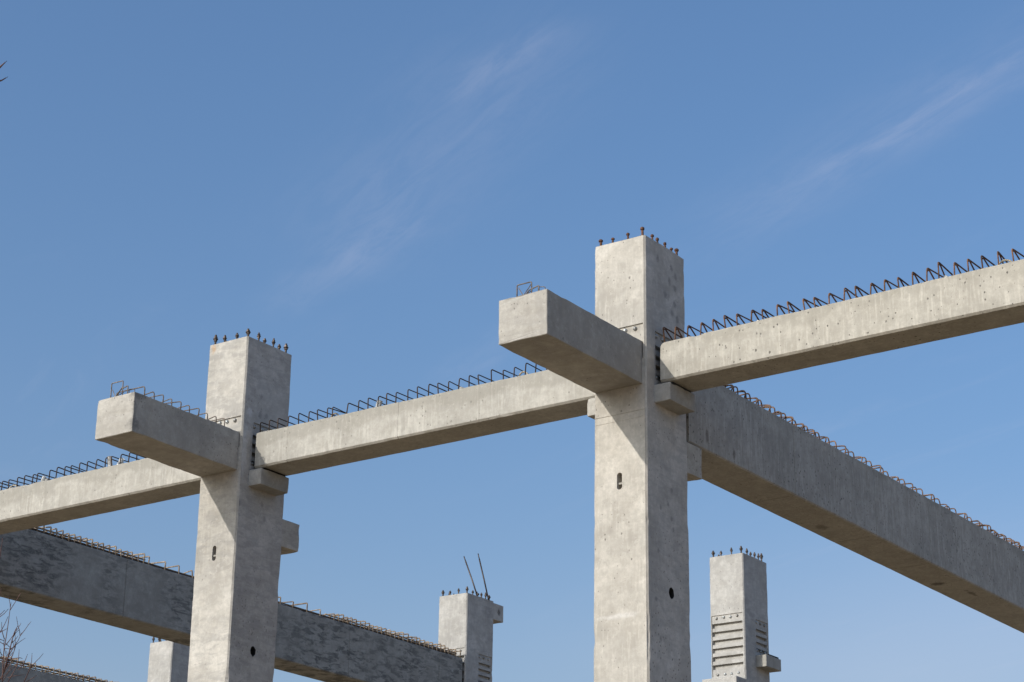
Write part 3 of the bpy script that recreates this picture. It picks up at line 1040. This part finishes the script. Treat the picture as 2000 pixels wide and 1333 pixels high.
# lower left beam, farther back
B3X, B3Y0 = -17.335, 0.822
b3 = y_beam('lowest dark beam in the bottom left corner behind bare twigs, dense bar cage on top', B3X, B3Y0, 11.222, 7.985, 8.775, 8.800, 0.556,
            M['beam_smeared'], (4.0, 8.2), 6.0)
ys = [0.95+0.14*k for k in range(73)]
var = [hoop_mesh(0.46, 0.125, 0.0095, 'x', 0.0, False, 0.018, 0.012, 60+i) for i in range(6)]
put_stirrups(b3, [(-0.025, yy-B3Y0, 0.797+0.019*(yy-1)/10) for yy in ys], var, M['rebar_tan'], 0.05)
for z, xo in ((0.900, -0.075), (0.903, -0.16), (0.900, -0.27), (0.902, -0.40)):
    pts = [(xo+random.uniform(-.006, .006), 0.1+10.2*k/16, z+0.019*k/16+random.uniform(-.004, .004)) for k in range(17)]
    link('longitudinal_bar', tube_mesh(pts, 0.012), M['rebar_tan'], b3)

# ------------------------------------------------------------------ rods leaning on the rear column
for (a, b, lab) in (((-10.545, 11.60, 9.95), (-10.845, 11.583, 10.682), 'shorter left one of two thin dark rods leaning over the rear column head'),
                    ((-10.535, 11.90, 9.95), (-10.768, 11.883, 10.786), 'longer right one of two thin dark rods leaning over the rear column head')):
    base = Vector(a)
    t = thing('threaded_rod', base, lab, 'rod', 'rods on the rear column')
    tip = Vector(b)-base
    link('bar', tube_mesh([(0, 0, -0.02), tip*0.4, tip*0.88], 0.0125, 8), M['bolt_dark'], t)
    link('tip', tube_mesh([tip*0.88, tip], 0.009, 8), M['bolt_dark'], t)
    bm = bmesh.new()
    prism_into(bm, circ(0.024, 6), 0.02, 0.05)
    link('nut', mesh_of(bm), M['bolt_dark'], t)


# ------------------------------------------------------------------ bare tree at the left edge
TB = Vector((0.02, -8.62, 0.0))
tree = thing('bare_tree', TB, 'leafless tree with reddish budding twigs at the left edge', 'tree')
trunk = [(0, 0, -0.1), (0.02, 0.02, 1.0), (-0.01, 0.02, 2.2), (0.03, -0.02, 3.4), (0.0, -0.12, 4.8), (0.10, -0.22, 6.2), (0.22, -0.40, 7.4), (0.30, -0.55, 8.3)]
tr = link('trunk', tube_mesh(trunk, 0.095, 10, 0.012), M['bark'], tree)


def jag(pts, amp, rr):
    out = []
    for i, p in enumerate(pts):
        p = Vector(p)
        if 0 < i < len(pts)-1:
            p = p + Vector((rr.uniform(-amp, amp), rr.uniform(-amp, amp), rr.uniform(-amp, amp)))
        out.append(p)
    return out


def wand(a, d, L, n, rr, curve=0.25):
    pts = [Vector(a)]
    d = Vector(d).normalized()
    for i in range(n):
        d = (d + Vector((rr.uniform(-1, 1), rr.uniform(-1, 1), rr.uniform(-0.4, 1.0)))*curve*0.5).normalized()
        pts.append(pts[-1]+d*L/n)
    return pts


TW = [[[0.428, -7.971, 3.981], [0.432, -7.978, 4.022], [0.443, -7.992, 4.114], [0.457, -8.01, 4.223], [0.47, -8.013, 4.284], [0.487, -8.023, 4.369], [0.5, -8.032, 4.442], [0.507, -8.035, 4.475]],
      [[0.44, -7.983, 4.072], [0.474, -7.981, 4.195], [0.491, -7.985, 4.268], [0.506, -7.984, 4.317], [0.517, -7.979, 4.345]],
      [[0.469, -7.981, 4.176], [0.493, -7.969, 4.226], [0.513, -7.958, 4.264], [0.528, -7.953, 4.304]],
      [[0.473, -7.97, 4.153], [0.484, -7.964, 4.177], [0.499, -7.962, 4.227], [0.504, -7.963, 4.248]],
      [[0.462, -8.018, 4.268], [0.456, -8.039, 4.312], [0.46, -8.05, 4.357]],
      [[0.422, -8.068, 4.279], [0.449, -8.046, 4.309], [0.469, -8.037, 4.349], [0.485, -8.032, 4.393]],
      [[0.449, -8.046, 4.307], [0.475, -8.023, 4.329]],
      [[0.432, -8.09, 4.381], [0.459, -8.068, 4.408], [0.475, -8.057, 4.43]],
      [[0.444, -8.077, 4.384], [0.457, -8.066, 4.396], [0.473, -8.054, 4.415], [0.49, -8.042, 4.438]],
      [[0.463, -8.007, 4.235], [0.483, -7.994, 4.27], [0.497, -7.986, 4.295]],
      [[0.496, -7.89, 3.975], [0.517, -7.883, 4.029], [0.537, -7.876, 4.087], [0.552, -7.872, 4.13], [0.56, -7.881, 4.19]],
      [[0.454, -7.953, 4.024], [0.481, -7.939, 4.082], [0.503, -7.93, 4.137], [0.512, -7.941, 4.207]],
      [[0.5, -7.922, 4.098], [0.526, -7.905, 4.139], [0.54, -7.901, 4.183]],
      [[0.525, -7.874, 4.032], [0.547, -7.855, 4.051], [0.564, -7.84, 4.068]],
      [[0.407, -8.002, 4.003], [0.435, -7.985, 4.059], [0.463, -7.969, 4.116], [0.478, -7.962, 4.147]],
      [[0.456, -7.958, 4.049], [0.479, -7.935, 4.06], [0.52, -7.891, 4.072]],
      [[0.443, -8.113, 4.484], [0.47, -8.093, 4.516], [0.48, -8.097, 4.559]],
      [[0.462, -8.152, 4.652], [0.495, -8.143, 4.733], [0.505, -8.153, 4.788], [0.515, -8.156, 4.825], [0.519, -8.16, 4.849]],
      [[0.434, -8.054, 4.28], [0.445, -8.037, 4.263], [0.462, -8.016, 4.262]],
      [[0.424, -8.043, 4.208], [0.438, -8.022, 4.194], [0.445, -8.01, 4.18]],
      [[0.456, -8.008, 4.217], [0.472, -7.99, 4.216]],
      [[0.458, -8.014, 4.241], [0.447, -8.029, 4.249], [0.437, -8.047, 4.266]],
      [[0.475, -7.969, 4.159], [0.512, -7.929, 4.167], [0.516, -7.924, 4.167]]]
TOPT = [[[0.30, -8.86, 6.4], [0.937, -9.118, 7.355], [1.032, -9.053, 7.423], [1.084, -9.025, 7.467], [1.097, -9.019, 7.481], [1.114, -9.012, 7.498]],
        [[0.22, -8.82, 6.0], [0.936, -9.069, 7.291], [1.03, -9.026, 7.385], [1.061, -8.995, 7.396], [1.066, -8.99, 7.397], [1.091, -8.975, 7.416]]]
rr = random.Random(11)
# limbs: each rises from the trunk
limbs = [[(0.01, -8.60, 2.2), (0.22, -8.32, 2.9), (0.38, -8.06, 3.5), (0.428, -7.971, 3.981)],
         [(0.02, -8.62, 2.0), (0.30, -8.22, 2.8), (0.46, -7.96, 3.5), (0.496, -7.89, 3.975)],
         [(0.02, -8.64, 2.9), (0.20, -8.36, 3.6), (0.34, -8.16, 4.05), (0.422, -8.068, 4.279)],
         [(0.03, -8.66, 3.2), (0.22, -8.36, 3.9), (0.36, -8.18, 4.25), (0.432, -8.09, 4.381)],
         [(0.03, -8.66, 3.4), (0.24, -8.34, 4.1), (0.38, -8.20, 4.4), (0.443, -8.113, 4.484)],
         [(0.03, -8.68, 3.6), (0.26, -8.36, 4.3), (0.40, -8.22, 4.55), (0.462, -8.152, 4.652)]]
for L in limbs:
    pts = [Vector(p)-TB for p in L]
    link('limb', tube_mesh(rounded(pts, 0.3, 4), 0.022, 7, 0.0042), M['bark'], tree)
bm_b = bmesh.new()


def bud_at(bm, p, d, s):
    d = Vector(d).normalized()
    a = d.orthogonal().normalized()
    b = d.cross(a)
    mid = [bm.verts.new(p+d*s*0.9+(a*math.cos(k*2.094)+b*math.sin(k*2.094))*s*0.42) for k in range(3)]
    lo, hi_ = bm.verts.new(p), bm.verts.new(p+d*s*2.4)
    for k in range(3):
        bm.faces.new((lo, mid[k], mid[(k+1) % 3]))
        bm.faces.new((hi_, mid[(k+1) % 3], mid[k]))


for k, L in enumerate(TW):
    pts = jag([Vector(p)-TB for p in L], 0.002, rr)
    link('twig', tube_mesh(rounded(pts, 0.02, 2), 0.0044 if k in (0, 1, 10) else 0.0030, 5, 0.0016), M['twig'], tree)
    for i in range(1, len(pts)):
        seg = pts[i]-pts[i-1]
        nb = 2 if i < len(pts)-1 else 3
        for q in range(nb):
            p = pts[i-1]+seg*(q+rr.random())/nb
            bud_at(bm_b, p, seg.normalized()+Vector((rr.uniform(-1, 1), rr.uniform(-1, 1), 0.4))*0.7, rr.uniform(0.0022, 0.0040))
        if i == len(pts)-1:
            bud_at(bm_b, pts[i], seg, 0.0050)
for k in range(26):
    L = TW[rr.choice((0, 0, 1, 1, 2, 3, 10, 11, 14))]
    i = rr.randrange(len(L)-1)
    a = Vector(L[i]).lerp(Vector(L[i+1]), rr.random())-TB
    tw = wand(a, (rgt*rr.uniform(-0.7, 0.9) + Vector((0, 0, rr.uniform(0.5, 1.2)))), rr.uniform(0.04, 0.13), 4, rr, 0.35)
    link('twig', tube_mesh(tw, 0.0024, 5, 0.0013), M['twig'], tree)
    for e in range(1, 5):
        bud_at(bm_b, tw[e], tw[e]-tw[e-1]+Vector((rr.uniform(-1, 1), rr.uniform(-1, 1), 0))*0.02, 0.0030)
for L in TOPT:
    pts = [Vector(p)-TB for p in L]
    link('twig', tube_mesh(pts, 0.012, 6, 0.0026), M['twig'], tree)
    bud_at(bm_b, pts[-1], pts[-1]-pts[-2], 0.0055)
    bud_at(bm_b, pts[-2], Vector((1, 0, 0.5)), 0.0045)
# the rest of the crown, away from the picture
for k in range(34):
    z = rr.uniform(2.6, 8.0)
    i = max(j for j in range(len(trunk)-1) if trunk[j][2] <= z)
    f = (z-trunk[i][2])/(trunk[i+1][2]-trunk[i][2])
    a = Vector(trunk[i]).lerp(Vector(trunk[i+1]), f)
    ang = math.radians(rr.uniform(150, 300))       # towards the side away from the building
    d = Vector((math.cos(ang), math.sin(ang), rr.uniform(0.7, 1.3)))
    L = rr.uniform(0.9, 1.9)*(1.15-z/11)
    main = wand(a, d, L, 6, rr)
    link('limb', tube_mesh(main, 0.017*(1.2-z/12), 6, 0.0025), M['bark'], tree)
    for q in range(5):
        s = main[2+q % 4]
        tw = wand(s, d+Vector((rr.uniform(-1, 1), rr.uniform(-1, 1), rr.uniform(0, 1)))*0.8, rr.uniform(0.25, 0.6), 4, rr)
        link('twig', tube_mesh(tw, 0.0042, 5, 0.0016), M['twig'], tree)
        for e in range(1, 5):
            bud_at(bm_b, tw[e], tw[e]-tw[e-1]+Vector((rr.uniform(-1, 1), rr.uniform(-1, 1), 0))*0.1, 0.0038)
link('buds', mesh_of(bm_b, weld=False), M['bud'], tree, kind='stuff')
